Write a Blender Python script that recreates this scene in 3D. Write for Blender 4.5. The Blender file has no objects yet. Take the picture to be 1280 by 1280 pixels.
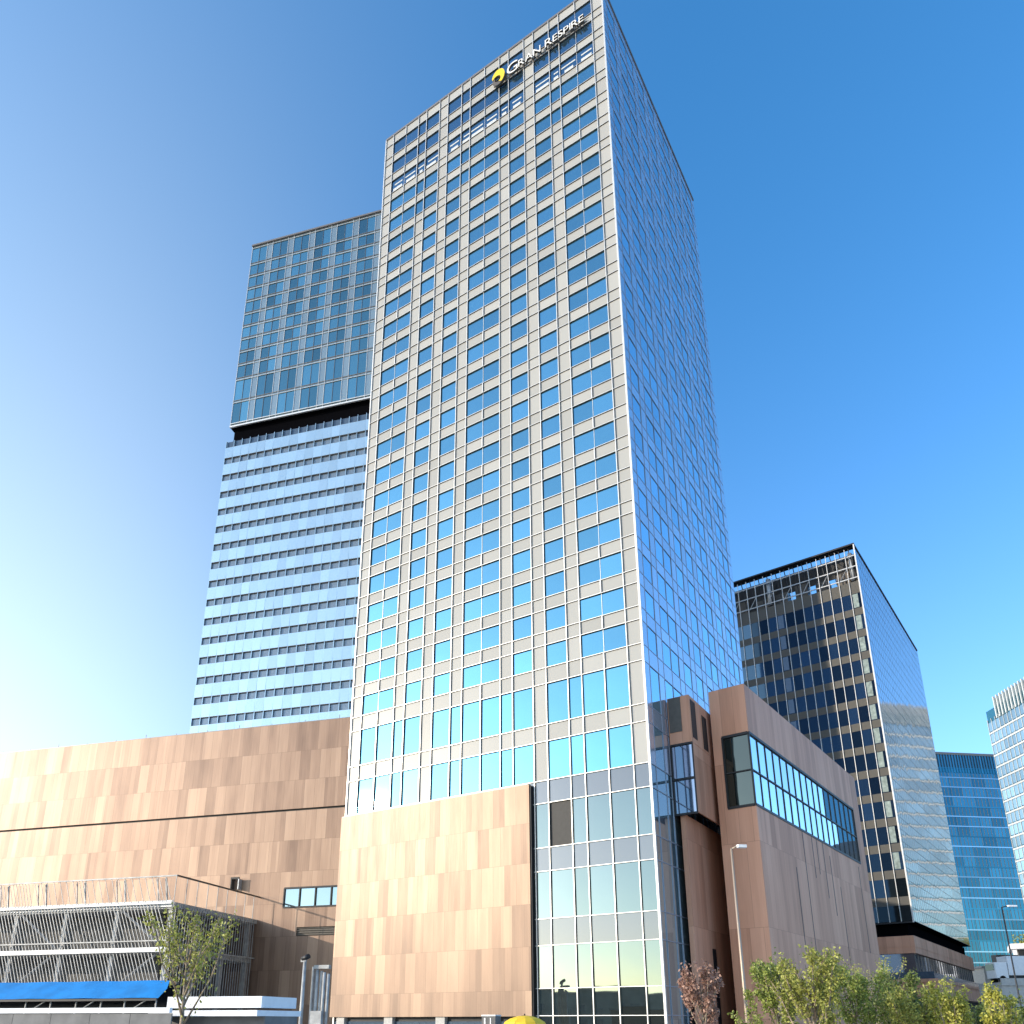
import bpy, math, random
from mathutils import Vector, Matrix
R = math.radians
S = bpy.context.scene
COL = S.collection
EYE = 3.2                      # camera height; facade heights below were surveyed from eye level
F_PX, CX, CY, PITCH = 1000.5, 620.4, 949.4, 18.122

# ------------------------------------------------------------------ camera, sun, sky
SUN_AZ, SUN_EL = -105.0, 14.5
cam = bpy.data.cameras.new('camera'); co = bpy.data.objects.new('camera', cam); COL.objects.link(co)
cam.sensor_width = 36; cam.sensor_fit = 'HORIZONTAL'; cam.lens = 36 * F_PX / 1280
cam.shift_x = (640 - CX) / 1280; cam.shift_y = (CY - 640) / 1280
cam.clip_start = 0.1; cam.clip_end = 6000
co.location = (0, 0, EYE); co.rotation_euler = (R(90 + PITCH), 0, 0)
S.camera = co
sd = bpy.data.lights.new('sun', 'SUN'); so = bpy.data.objects.new('sun', sd); COL.objects.link(so)
sd.energy = 2.0; sd.angle = R(0.53); sd.color = (1.0, 0.88, 0.72)
sv = Vector((math.sin(R(SUN_AZ)) * math.cos(R(SUN_EL)), math.cos(R(SUN_AZ)) * math.cos(R(SUN_EL)), math.sin(R(SUN_EL))))
so.rotation_euler = sv.to_track_quat('Z', 'Y').to_euler(); so.location = (-60, -20, 60)
W = bpy.data.worlds.new('World'); S.world = W; W.use_nodes = True
wn = W.node_tree; bg = wn.nodes['Background']
sky = wn.nodes.new('ShaderNodeTexSky'); sky.sky_type = 'NISHITA'; sky.sun_disc = False
sky.sun_elevation = R(SUN_EL); sky.sun_rotation = R(SUN_AZ)
sky.altitude = 0; sky.air_density = 1.0; sky.dust_density = 0.6; sky.ozone_density = 5.0
hs = wn.nodes.new('ShaderNodeHueSaturation'); hs.inputs['Saturation'].default_value = 1.12; hs.inputs['Value'].default_value = 1.02; hs.inputs['Hue'].default_value = 0.493
wn.links.new(sky.outputs[0], hs.inputs['Color']); 
# low haze: paler towards the horizon, most of all on the sun's side
def wmath(op, a, b):
    n = wn.nodes.new('ShaderNodeMath'); n.operation = op
    for i, v in enumerate((a, b)):
        if isinstance(v, (int, float)): n.inputs[i].default_value = v
        else: wn.links.new(v, n.inputs[i])
    return n.outputs[0]
tcw = wn.nodes.new('ShaderNodeTexCoord'); sx = wn.nodes.new('ShaderNodeSeparateXYZ'); wn.links.new(tcw.outputs['Generated'], sx.inputs[0])
low = wmath('SUBTRACT', 1.0, wmath('MAXIMUM', sx.outputs[2], 0.0))
dt_ = wn.nodes.new('ShaderNodeVectorMath'); dt_.operation = 'DOT_PRODUCT'; wn.links.new(tcw.outputs['Generated'], dt_.inputs[0]); dt_.inputs[1].default_value = sv
mr = wn.nodes.new('ShaderNodeMapRange'); mr.interpolation_type = 'SMOOTHSTEP'; wn.links.new(dt_.outputs['Value'], mr.inputs[0])
mr.inputs[1].default_value = -0.08; mr.inputs[2].default_value = 0.48
def haze_add(prev, fac, colr):
    m_ = wn.nodes.new('ShaderNodeMixRGB'); m_.blend_type = 'ADD'; wn.links.new(fac, m_.inputs[0]); wn.links.new(prev, m_.inputs[1]); m_.inputs[2].default_value = (*colr, 1); return m_.outputs[0]
c1 = haze_add(hs.outputs[0], wmath('POWER', low, 3.0), (1.0, 0.3, 0.0))
c2 = haze_add(c1, wmath('MULTIPLY', wmath('POWER', low, 1.12), mr.outputs[0]), (2.3, 1.9, 0.5))
wn.links.new(c2, bg.inputs[0]); bg.inputs[1].default_value = 0.15
S.view_settings.view_transform = 'Standard'; S.view_settings.look = 'None'
S.view_settings.gamma = 1.0; S.view_settings.exposure = 1.45

# ------------------------------------------------------------------ materials
def new_mat(name):
    m = bpy.data.materials.new(name); m.use_nodes = True
    return m, m.node_tree, m.node_tree.nodes['Principled BSDF']
def N(t, kind, **kw):
    n = t.nodes.new(kind)
    for k, v in kw.items():
        if hasattr(n, k): setattr(n, k, v)
        else: n.inputs[k.replace('_', ' ')].default_value = v
    return n
def math_n(t, op, a, b=None, c=None):
    n = t.nodes.new('ShaderNodeMath'); n.operation = op
    for i, v in enumerate((a, b, c)):
        if v is None: continue
        if isinstance(v, (int, float)): n.inputs[i].default_value = v
        else: t.links.new(v, n.inputs[i])
    return n.outputs[0]
def ramp(t, fac, stops):
    n = t.nodes.new('ShaderNodeValToRGB'); e = n.color_ramp.elements
    while len(e) < len(stops): e.new(0.5)
    for el, (p, c) in zip(e, stops): el.position = p; el.color = (*c, 1)
    t.links.new(fac, n.inputs[0]); return n.outputs[0]
def simple(name, col, rough=0.6, metal=0.0, var=0.12, scale=3.0, bump=0.0):
    m, t, b = new_mat(name)
    tc = N(t, 'ShaderNodeTexCoord'); nz = N(t, 'ShaderNodeTexNoise', Scale=scale, Detail=5.0)
    t.links.new(tc.outputs['Object'], nz.inputs['Vector'])
    lo = tuple(c * (1 - var) for c in col); hi = tuple(min(1, c * (1 + var)) for c in col)
    t.links.new(ramp(t, nz.outputs[0], [(0.3, lo), (0.7, hi)]), b.inputs['Base Color'])
    b.inputs['Roughness'].default_value = rough; b.inputs['Metallic'].default_value = metal
    if bump:
        bp = N(t, 'ShaderNodeBump', Strength=bump, Distance=0.05)
        t.links.new(nz.outputs[0], bp.inputs['Height']); t.links.new(bp.outputs[0], b.inputs['Normal'])
    return m
def glass(name, tint, metal=0.9, rough=0.02, var=0.10, wav=0.0):
    # coated curtain-wall glass: tinted mirror, each pane a shade different
    m, t, b = new_mat(name)
    g = N(t, 'ShaderNodeNewGeometry'); oi = N(t, 'ShaderNodeObjectInfo')
    r = math_n(t, 'FRACT', math_n(t, 'ADD', g.outputs['Random Per Island'], oi.outputs['Random']))
    lo = tuple(c * (1 - var) for c in tint); hi = tuple(min(1, c * (1 + var)) for c in tint)
    t.links.new(ramp(t, r, [(0.0, lo), (1.0, hi)]), b.inputs['Base Color'])
    b.inputs['Metallic'].default_value = metal; b.inputs['Roughness'].default_value = rough
    if wav:
        tc = N(t, 'ShaderNodeTexCoord'); nz = N(t, 'ShaderNodeTexNoise', Scale=0.45, Detail=1.0)
        t.links.new(tc.outputs['Object'], nz.inputs['Vector'])
        bp = N(t, 'ShaderNodeBump', Strength=1.0, Distance=wav)
        t.links.new(nz.outputs[0], bp.inputs['Height']); t.links.new(bp.outputs[0], b.inputs['Normal'])
    return m
def panel(name, col, rough=0.35, coat=0.6, var=0.08):
    # back-painted spandrel glass
    m, t, b = new_mat(name)
    g = N(t, 'ShaderNodeNewGeometry')
    lo = tuple(c * (1 - var) for c in col); hi = tuple(min(1, c * (1 + var)) for c in col)
    t.links.new(ramp(t, g.outputs['Random Per Island'], [(0.0, lo), (1.0, hi)]), b.inputs['Base Color'])
    b.inputs['Roughness'].default_value = rough
    b.inputs['Specular IOR Level'].default_value = 0.15
    b.inputs['Coat Weight'].default_value = coat; b.inputs['Coat Roughness'].default_value = 0.03
    return m
def copper(name, zoff, row, dark=(0.20, 0.10, 0.055), mid=(0.36, 0.2, 0.115), light=(0.5, 0.31, 0.19), metal=0.55, rough=0.42):
    m, t, b = new_mat(name)
    tc = N(t, 'ShaderNodeTexCoord'); sp = N(t, 'ShaderNodeSeparateXYZ'); t.links.new(tc.outputs['Object'], sp.inputs[0])
    u = math_n(t, 'ADD', sp.outputs[0], sp.outputs[1]); v = math_n(t, 'SUBTRACT', sp.outputs[2], zoff)
    cb = N(t, 'ShaderNodeCombineXYZ'); t.links.new(u, cb.inputs[0]); t.links.new(v, cb.inputs[1])
    def brick(w, off, mortar):
        n = N(t, 'ShaderNodeTexBrick', offset=off, offset_frequency=2, squash=1.0)
        n.inputs['Color1'].default_value = (0, 0, 0, 1); n.inputs['Color2'].default_value = (1, 1, 1, 1)
        n.inputs['Mortar'].default_value = (0, 0, 0, 1); n.inputs['Scale'].default_value = 1
        n.inputs['Mortar Size'].default_value = mortar; n.inputs['Mortar Smooth'].default_value = 0.3
        n.inputs['Brick Width'].default_value = w; n.inputs['Row Height'].default_value = row
        t.links.new(cb.outputs[0], n.inputs['Vector']); return n
    b1 = brick(1.22, 0.37, 0.012); b2 = brick(0.61, 0.21, 0.0)
    def streak(su, sv_, det):
        c2 = N(t, 'ShaderNodeCombineXYZ')
        t.links.new(math_n(t, 'MULTIPLY', u, su), c2.inputs[0]); t.links.new(math_n(t, 'MULTIPLY', v, sv_), c2.inputs[1])
        n = N(t, 'ShaderNodeTexNoise', Scale=1.0, Detail=det); t.links.new(c2.outputs[0], n.inputs['Vector']); return n.outputs[0]
    s1 = streak(0.9, 0.16, 3.0); s2 = streak(9.0, 0.35, 3.0); s3 = streak(0.12, 0.12, 2.0)
    f = math_n(t, 'ADD', math_n(t, 'MULTIPLY', b1.outputs['Color'], 0.30), math_n(t, 'MULTIPLY', b2.outputs['Color'], 0.14))
    f = math_n(t, 'ADD', f, math_n(t, 'MULTIPLY', s1, 0.30)); f = math_n(t, 'ADD', f, math_n(t, 'MULTIPLY', s2, 0.22))
    f = math_n(t, 'ADD', f, math_n(t, 'MULTIPLY', s3, 0.15))
    c = ramp(t, f, [(0.27, dark), (0.52, mid), (0.79, light)])
    mx = N(t, 'ShaderNodeMixRGB', blend_type='MULTIPLY'); t.links.new(math_n(t, 'MULTIPLY', b1.outputs['Fac'], 0.55), mx.inputs[0])
    t.links.new(c, mx.inputs[1]); mx.inputs[2].default_value = (0.35, 0.28, 0.22, 1)
    t.links.new(mx.outputs[0], b.inputs['Base Color'])
    b.inputs['Metallic'].default_value = metal
    t.links.new(math_n(t, 'ADD', math_n(t, 'MULTIPLY', s2, 0.14), rough - 0.07), b.inputs['Roughness'])
    bp = N(t, 'ShaderNodeBump', Strength=0.25, Distance=0.02)
    t.links.new(s1, bp.inputs['Height']); t.links.new(bp.outputs[0], b.inputs['Normal'])
    return m
M = dict(
    glass=glass('blue_tower_glass', (0.145, 0.345, 0.45), var=0.14, wav=0.006),
    glass_mech=glass('dim_louvre_glass', (0.10, 0.20, 0.29), rough=0.12),
    glass_right=glass('side_tower_glass', (0.42, 0.64, 0.78), wav=0.006),
    glass_pale=glass('lobby_glass', (0.155, 0.19, 0.185), wav=0.004),
    glass_teal=glass('teal_office_glass', (0.13, 0.28, 0.33), var=0.35),
    glass_dark=glass('dark_office_glass', (0.045, 0.075, 0.10), rough=0.04, var=0.5),
    glass_mirror=glass('mirror_office_glass', (0.22, 0.255, 0.32), wav=0.008, var=0.05, rough=0.05),
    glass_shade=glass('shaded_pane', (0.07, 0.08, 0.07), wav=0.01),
    glass_window=glass('podium_pane', (0.30, 0.36, 0.38)),
    glass_ribbon=glass('ribbon_glass', (0.62, 0.70, 0.74), wav=0.006),
    glass_far=glass('far_blue_glass', (0.055, 0.215, 0.29), var=0.25),
    glass_far_light=glass('far_pale_glass', (0.32, 0.45, 0.53), var=0.25),
    frit=glass('pale_fritted_glass', (0.45, 0.56, 0.61), metal=0.72, rough=0.12, var=0.09),
    strip=simple('recessed_strip_glass', (0.07, 0.10, 0.14), 0.15, 0.3),
    cream=panel('cream_spandrel_glass', (0.305, 0.302, 0.286), coat=0.0),
    lilac=glass('side_spandrel_glass', (0.58, 0.60, 0.68), metal=0.75, rough=0.15),
    lobby_panel=glass('lobby_spandrel_glass', (0.155, 0.16, 0.165), metal=0.6, rough=0.1, var=0.04),
    grey_panel=panel('grey_spandrel', (0.095, 0.09, 0.08), coat=0.0),
    grid_panel=glass('grey_green_pier', (0.24, 0.30, 0.32), metal=0.6, rough=0.25, var=0.06),
    white_panel=panel('white_band', (0.42, 0.44, 0.44), coat=0.0),
    alu=simple('aluminium_mullion', (0.60, 0.585, 0.56), 0.42, 0.5, 0.05),
    fin_dark=simple('bronze_fin', (0.075, 0.06, 0.052), 0.6, 0.1, 0.05),
    side_mullion=simple('blue_grey_mullion', (0.30, 0.31, 0.36), 0.4, 0.4, 0.05),
    alu_dark=simple('bronze_grey_mullion', (0.17, 0.155, 0.145), 0.45, 0.4, 0.05),
    screen=simple('dull_screen_steel', (0.35, 0.345, 0.335), 0.6, 0.2, 0.25, 2.0),
    curtain=simple('pale_curtain', (0.22, 0.27, 0.25), 0.3, 0.0, 0.4, 1.5),
    band_glass=simple('grey_strip_glass', (0.16, 0.20, 0.24), 0.15, 0.4),
    steel=simple('galvanised_steel', (0.40, 0.41, 0.42), 0.5, 0.35, 0.12),
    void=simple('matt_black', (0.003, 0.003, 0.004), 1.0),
    black=simple('black_metal', (0.012, 0.012, 0.014), 0.5, 0.2),
    dark=simple('dark_opening', (0.03, 0.028, 0.026), 0.7),
    brownish=simple('bronze_louvre', (0.10, 0.085, 0.07), 0.5, 0.3),
    roof=simple('grey_roof', (0.30, 0.30, 0.30), 0.85),
    concrete=simple('pale_concrete', (0.42, 0.40, 0.37), 0.85),
    deck=simple('interior_wall', (0.10, 0.096, 0.092), 0.8),
    white=simple('white_paint', (0.72, 0.72, 0.73), 0.5, 0, 0.05),
    letter=simple('white_letter', (0.60, 0.59, 0.56), 0.4, 0, 0.02),
    yellow=simple('yellow_sign', (0.62, 0.45, 0.01), 0.4, 0, 0.04),
    yellow_fabric=simple('yellow_fabric', (0.80, 0.50, 0.02), 0.6, 0, 0.1),
    bluetarp=simple('blue_tarpaulin', (0.003, 0.19, 0.50), 0.6, 0, 0.2, 1.2, 0.25),
    hoarding=simple('grey_hoarding', (0.16, 0.155, 0.15), 0.8, 0, 0.25, 1.2),
    pole=simple('pale_lamp_post', (0.36, 0.28, 0.21), 0.45, 0.3, 0.05),
    asphalt=simple('asphalt', (0.06, 0.06, 0.062), 0.9, 0, 0.25, 8),
    paving=simple('pale_paving', (0.44, 0.41, 0.37), 0.85, 0, 0.15, 5),
    marking=simple('road_paint', (0.75, 0.75, 0.72), 0.7, 0, 0.08),
    bark=simple('pale_bark', (0.26, 0.20, 0.14), 0.85, 0, 0.3, 14),
    grove=simple('far_facade', (0.3, 0.28, 0.23), 0.8, 0, 0.35, 0.3),
    tyre=simple('tyre_rubber', (0.02, 0.02, 0.02), 0.8),
    copper_wall=copper('copper_podium', 21.72 + EYE, 3.36, (0.12, 0.07, 0.048), (0.225, 0.142, 0.098), (0.32, 0.215, 0.15), 0.35, 0.48),
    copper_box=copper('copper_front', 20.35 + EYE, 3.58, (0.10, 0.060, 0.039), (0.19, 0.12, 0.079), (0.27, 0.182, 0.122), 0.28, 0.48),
    copper_side=copper('copper_annex', 29.75 + EYE, 7.4, (0.38, 0.18, 0.11), (0.54, 0.27, 0.17), (0.66, 0.35, 0.23), 0.10, 0.55),  # same copper as the podium, colour lifted to offset shade on these walls
)
def leaf_mat(name, a, b_):
    m, t, b = new_mat(name)
    g = N(t, 'ShaderNodeNewGeometry')
    t.links.new(ramp(t, g.outputs['Random Per Island'], [(0.0, a), (1.0, b_)]), b.inputs['Base Color'])
    b.inputs['Roughness'].default_value = 0.55
    tr = N(t, 'ShaderNodeBsdfTranslucent'); t.links.new(b.inputs['Base Color'].links[0].from_socket, tr.inputs[0])
    mx = N(t, 'ShaderNodeMixShader', Fac=0.35); t.links.new(b.outputs[0], mx.inputs[1]); t.links.new(tr.outputs[0], mx.inputs[2])
    t.links.new(mx.outputs[0], t.nodes['Material Output'].inputs[0])
    return m
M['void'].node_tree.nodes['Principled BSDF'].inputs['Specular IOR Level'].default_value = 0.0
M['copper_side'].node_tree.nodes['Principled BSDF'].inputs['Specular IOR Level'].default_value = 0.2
LEAF = dict(green=leaf_mat('green_leaf', (0.13, 0.17, 0.03), (0.36, 0.40, 0.08)),
            yellow=leaf_mat('yellow_leaf', (0.27, 0.27, 0.035), (0.58, 0.54, 0.11)),
            dark=leaf_mat('dark_leaf', (0.06, 0.085, 0.02), (0.2, 0.25, 0.05)),
            red=leaf_mat('copper_leaf', (0.2, 0.10, 0.075), (0.5, 0.3, 0.22)),
            olive=leaf_mat('olive_leaf', (0.19, 0.2, 0.035), (0.46, 0.45, 0.10)))

# ------------------------------------------------------------------ mesh helpers
class MB:
    def __init__(self): self.v = []; self.f = []; self.mi = []; self.mats = []; self.smooth = []
    def m(self, mat):
        if mat not in self.mats: self.mats.append(mat)
        return self.mats.index(mat)
    def face(self, pts, mat, smooth=False):
        i = len(self.v); self.v += [tuple(p) for p in pts]; self.f.append(tuple(range(i, i + len(pts)))); self.mi.append(self.m(mat)); self.smooth.append(smooth)
    def box(self, x0, x1, y0, y1, z0, z1, mat):
        i = len(self.v)
        self.v += [(x, y, z) for z in (z0, z1) for (x, y) in ((x0, y0), (x1, y0), (x1, y1), (x0, y1))]
        k = self.m(mat)
        for f in ((0, 3, 2, 1), (4, 5, 6, 7), (0, 1, 5, 4), (1, 2, 6, 5), (2, 3, 7, 6), (3, 0, 4, 7)):
            self.f.append(tuple(i + a for a in f)); self.mi.append(k); self.smooth.append(False)
    def prism(self, poly, z0, z1, mat):
        n = len(poly); i = len(self.v); k = self.m(mat)
        self.v += [(x, y, z0) for x, y in poly] + [(x, y, z1) for x, y in poly]
        self.f.append(tuple(i + n + a for a in range(n))); self.f.append(tuple(i + n - 1 - a for a in range(n)))
        self.mi += [k, k]; self.smooth += [False, False]
        for a in range(n):
            b = (a + 1) % n; self.f.append((i + a, i + b, i + n + b, i + n + a)); self.mi.append(k); self.smooth.append(False)
    def tube(self, pts, rad, mat, n=8):
        pts = [Vector(p) for p in pts]; k = self.m(mat); i = len(self.v)
        if not hasattr(rad, '__len__'): rad = [rad] * len(pts)
        for j, p in enumerate(pts):
            d = (pts[min(j + 1, len(pts) - 1)] - pts[max(j - 1, 0)]).normalized()
            a = d.orthogonal().normalized() if abs(d.z) > 0.9 else d.cross(Vector((0, 0, 1))).normalized()
            b = d.cross(a)
            for q in range(n):
                t = 2 * math.pi * q / n; self.v.append(tuple(p + (a * math.cos(t) + b * math.sin(t)) * rad[j]))
        for j in range(len(pts) - 1):
            for q in range(n):
                r = (q + 1) % n
                self.f.append((i + j * n + q, i + j * n + r, i + (j + 1) * n + r, i + (j + 1) * n + q)); self.mi.append(k); self.smooth.append(n > 4)
        self.f.append(tuple(i + q for q in range(n))[::-1]); self.f.append(tuple(i + (len(pts) - 1) * n + q for q in range(n)))
        self.mi += [k, k]; self.smooth += [False, False]
    def bar(self, p, q, w, mat): self.tube([p, q], w * 0.7, mat, 4)
    def build(self, name, parent=None, loc=None):
        me = bpy.data.meshes.new(name); me.from_pydata(self.v, [], self.f); me.update()
        for mt in self.mats: me.materials.append(mt)
        me.polygons.foreach_set('material_index', self.mi); me.polygons.foreach_set('use_smooth', self.smooth)
        o = bpy.data.objects.new(name, me); COL.objects.link(o)
        if parent: o.parent = parent
        if loc: o.location = loc
        return o
def build_each(mb, name, parent):
    # every connected piece becomes a part of its own
    par = list(range(len(mb.v)))
    def find(a):
        while par[a] != a: par[a] = par[par[a]]; a = par[a]
        return a
    for f in mb.f:
        for q in f[1:]: par[find(q)] = find(f[0])
    grp = {}
    for fi, f in enumerate(mb.f): grp.setdefault(find(f[0]), []).append(fi)
    for fs in grp.values():
        o = MB()
        idx = {}
        for fi in fs:
            nf = []
            for q in mb.f[fi]:
                if q not in idx: idx[q] = len(o.v); o.v.append(mb.v[q])
                nf.append(idx[q])
            o.f.append(tuple(nf)); o.mi.append(o.m(mb.mats[mb.mi[fi]])); o.smooth.append(mb.smooth[fi])
        o.build(name, parent)
def tag(o, label, cat, group=None):
    o['label'] = label; o['category'] = cat
    if group: o['group'] = group
    return o
def thing(name, label, cat, loc, rotz=0.0, group=None):
    o = bpy.data.objects.new(name, None); COL.objects.link(o); o.empty_display_size = 0.5
    o.location = loc; o.rotation_euler = (0, 0, rotz); return tag(o, label, cat, group)
def struct(o): o['kind'] = 'structure'; return o

CP, SP = math.cos(R(PITCH)), math.sin(R(PITCH))
def project(w):
    x, y, z = w[0], w[1], w[2] - EYE
    d = y * CP + z * SP; v = y * SP - z * CP
    if d < 1: return None
    return CX + F_PX * x / d, CY + F_PX * v / d

class Facade:
    """collects the windows of one building; the 100 largest in view become parts, the rest one part"""
    def __init__(self, root, seen=(0, 1280, 0, 1280)):
        self.root = root; self.win = []; self.seen = seen; self.rng = random.Random(len(root.name) + 5)
        self.mx = Matrix.Translation(root.location) @ Matrix.Rotation(root.rotation_euler[2], 4, 'Z')
    def pane(self, face, a0, a1, z0, z1, depth=0.0, tilt=0.004):
        r = self.rng; t1 = r.uniform(-tilt, tilt) * (a1 - a0) / 2; t2 = r.uniform(-tilt, tilt) * (z1 - z0) / 2
        c = []
        for a, z, s, q in ((a0, z0, -1, -1), (a1, z0, 1, -1), (a1, z1, 1, 1), (a0, z1, -1, 1)):
            d = depth + s * t1 + q * t2
            c.append(face(a, d, z))
        return c
    def window(self, face, panes, mat, depth=0.0):
        quads = [self.pane(face, *p, depth=depth) for p in panes]
        a = 0.0
        for q in quads:
            s = [project(self.mx @ Vector(p)) for p in q]
            if None in s: a = 0; break
            cx = sum(p[0] for p in s) / 4; cy = sum(p[1] for p in s) / 4
            x0, x1, y0, y1 = self.seen
            if not (x0 < cx < x1 and y0 < cy < y1): continue
            a += 0.5 * abs(sum(s[i][0] * s[(i + 1) % 4][1] - s[(i + 1) % 4][0] * s[i][1] for i in range(4)))
        self.win.append((a, quads, mat))
    def finish(self, limit=100):
        self.win.sort(key=lambda w: -w[0])
        rest = MB()
        for i, (a, quads, mat) in enumerate(self.win):
            if i < limit and a > 0:
                b = MB()
                for q in quads: b.face(q, mat)
                b.build('window', self.root)
            else:
                for q in quads: rest.face(q, mat)
        if rest.f:
            o = rest.build('window', self.root); o['kind'] = 'stuff'
front = lambda a, d, z: (a, d, z)            # facade along local x, looking out to -y
def side(x): return lambda a, d, z: (x - d, a, z)     # facade along local y at x, looking out to +x

# ------------------------------------------------------------------ ground
g = MB(); g.face([(-2500, -2500, 0), (2500, -2500, 0), (2500, 2500, 0), (-2500, 2500, 0)], M['paving'])
struct(g.build('ground'))
g = MB(); g.box(-400, 400, 6, 16, -0.3, 0.004, M['asphalt']); struct(g.build('road'))
g = MB(); g.box(-400, 400, 16, 16.25, -0.2, 0.14, M['concrete']); g.box(-400, 400, 5.75, 6, -0.2, 0.14, M['concrete']); struct(g.build('kerb'))
g = MB()
for i in range(-40, 40): g.face([(i * 8, 10.95, 0.008), (i * 8 + 4, 10.95, 0.008), (i * 8 + 4, 11.1, 0.008), (i * 8, 11.1, 0.008)], M['marking'])
struct(g.build('road_marking'))

# ------------------------------------------------------------------ hotel tower
hotel = thing('hotel_tower', 'tall hotel tower with cream and blue gridded glass front and copper box at its foot', 'tower', (12.85, 63.72, 0), R(-32.88))
HB = 32.6                                     # depth of the side facade
PW, WW = 1.42, 2.28
def columns():
    seq = 'PwPwwPwPwPwwPwPwPwwP'.replace('PwPwwPwPwPwwPwPwPwwP', 'PWWPWPWPWWPWPWPWWP')
    xs = []; x = -(8 * PW + 10 * WW)
    for ch in seq:
        w = PW if ch == 'P' else WW
        xs.append((ch, x, x + w)); x += w
    return xs
cols = columns(); XL = cols[0][1]
major = {i for i, (c, a, b) in enumerate(cols) if c == 'P' and i in (0, 5, 12, 17)}
# indices of the piers that stay opaque in the fully glazed storeys
rows = []                                     # (z0, z1, kind) from the top down, heights from eye level
rows.append((119.4, 121.0, 'sp')); rows.append((116.97, 119.4, 'mech'))
for k in range(24):
    t = 116.97 - 3.709 * k; sb = t - 1.36 if k < 23 else 30.04
    rows.append((sb, t, 'sp'))
    nb = 116.97 - 3.709 * (k + 1)
    if k < 23: rows.append((nb, sb, 'mech' if k == 0 else 'stripe' if k == 1 else 'full' if k in (2, 3) else 'typ'))
rows += [(25.97, 30.04, 'tall'), (24.35, 25.97, 'sp'), (20.63, 24.35, 'tall'), (18.53, 20.63, 'lobsp'), (14.5, 18.53, 'lob'), (12.43, 14.5, 'lobsp'),
         (8.34, 12.43, 'lob'), (6.11, 8.34, 'lobsp'), (2.61, 6.11, 'lob'), (0.45, 2.61, 'lob'), (-3.2, 0.45, 'lob')]
fac = Facade(hotel)
sp = MB(); mu = MB(); blinds = MB()
def spand(mb, face, a0, a1, z0, z1, mat, d=0.0): mb.face([face(a0, d, z0), face(a1, d, z0), face(a1, d, z1), face(a0, d, z1)], mat)
rs = random.Random(11)
for z0, z1, kind in rows:
    z0 += EYE; z1 += EYE
    i = 0
    while i < len(cols):
        c, a0, a1 = cols[i]
        low = kind in ('lob', 'lobsp')
        if low and a1 < -11.5:                # behind the copper box
            i += 1; continue
        if kind == 'sp' or kind == 'lobsp':
            spand(sp, front, a0, a1, z0, z1, M['lobby_panel' if low else 'cream'])
        elif kind == 'lob':
            if c == 'W' and abs(z0 - EYE - 14.5) < 0.1 and a0 < -9 and a0 > -11: fac.window(front, [(a0, a1, z0, z1)], M['dark'], 0.05)
            else: fac.window(front, [(a0, a1, z0, z1)], M['glass_pale'], 0.02)
        elif kind == 'typ':
            if c == 'P': spand(sp, front, a0, a1, z0, z1, M['cream'])
            elif i + 1 < len(cols) and cols[i + 1][0] == 'W':
                fac.window(front, [(a0, a1, z0, z1), (cols[i + 1][1], cols[i + 1][2], z0, z1)], M['glass'], 0.03); i += 1
            else: fac.window(front, [(a0, a1, z0, z1)], M['glass'], 0.03)
        else:
            if c == 'P' and i in major: spand(sp, front, a0, a1, z0, z1, M['cream'])
            else:
                mt = M['glass_mech'] if kind in ('mech', 'stripe') else M['glass']
                fac.window(front, [(a0, a1, z0, z1)], mt, 0.03)
                if kind == 'stripe':
                    for f0, f1 in ((0.06, 0.30), (0.52, 0.62)):
                        b0 = a0 + 0.1 + rs.random() * 0.5; b1 = a1 - 0.1 - rs.random() * 0.5
                        if b1 - b0 > 0.4: blinds.box(b0, b1, 0.005, 0.02, z0 + f0 * (z1 - z0), z0 + f1 * (z1 - z0), M['white_panel'])
        i += 1
top, zlow = 121.0 + EYE, 0
def fin_v(mb, x, w, z0, z1, d=0.13):
    mb.box(x - w, x + w, -d, 0.02, z0, z1, M['alu_dark']); mb.box(x - w, x + w, -d - 0.012, -d - 0.002, z0, z1, M['alu'])  # fin sides painted dark for their shadow side; only the nose is light
def fin_h(mb, x0, x1, z, h=0.026, d=0.11):
    mb.box(x0, x1, -d, 0.02, z - h, z + h, M['fin_dark']); mb.box(x0, x1, -d - 0.012, -d - 0.002, z - h, z + h, M['alu'])  # underside shade painted into the fin body, light nose in front
for i, (c, a0, a1) in enumerate(cols):
    zb = 0 if a0 >= -11.6 else 20.3 + EYE
    if c == 'W' and cols[i - 1][0] == 'W':        # middle of a double window: thin joint, fin only across the spandrels
        mu.box(a0 - 0.02, a0 + 0.02, -0.02, 0.02, max(zb, 30.04 + EYE), top, M['alu'])
        fin_v(mu, a0, 0.045, zb, 30.04 + EYE)
        for z0, z1, kind in rows:
            if kind == 'sp' and z0 > 29: fin_v(mu, a0, 0.05, z0 + EYE, z1 + EYE)
    else: fin_v(mu, a0, 0.04, zb, top)
for z0, z1, kind in rows:
    z = z0 + EYE
    x0 = -11.5 if z < 20.5 + EYE else XL
    if z > 0.2: fin_h(mu, x0, 0.0, z)
mu.box(-0.06, 0.12, -0.14, 0.06, 0, top, M['alu'])
mu.box(XL - 0.08, XL + 0.06, -0.14, 0.06, 0, top, M['alu'])
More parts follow.
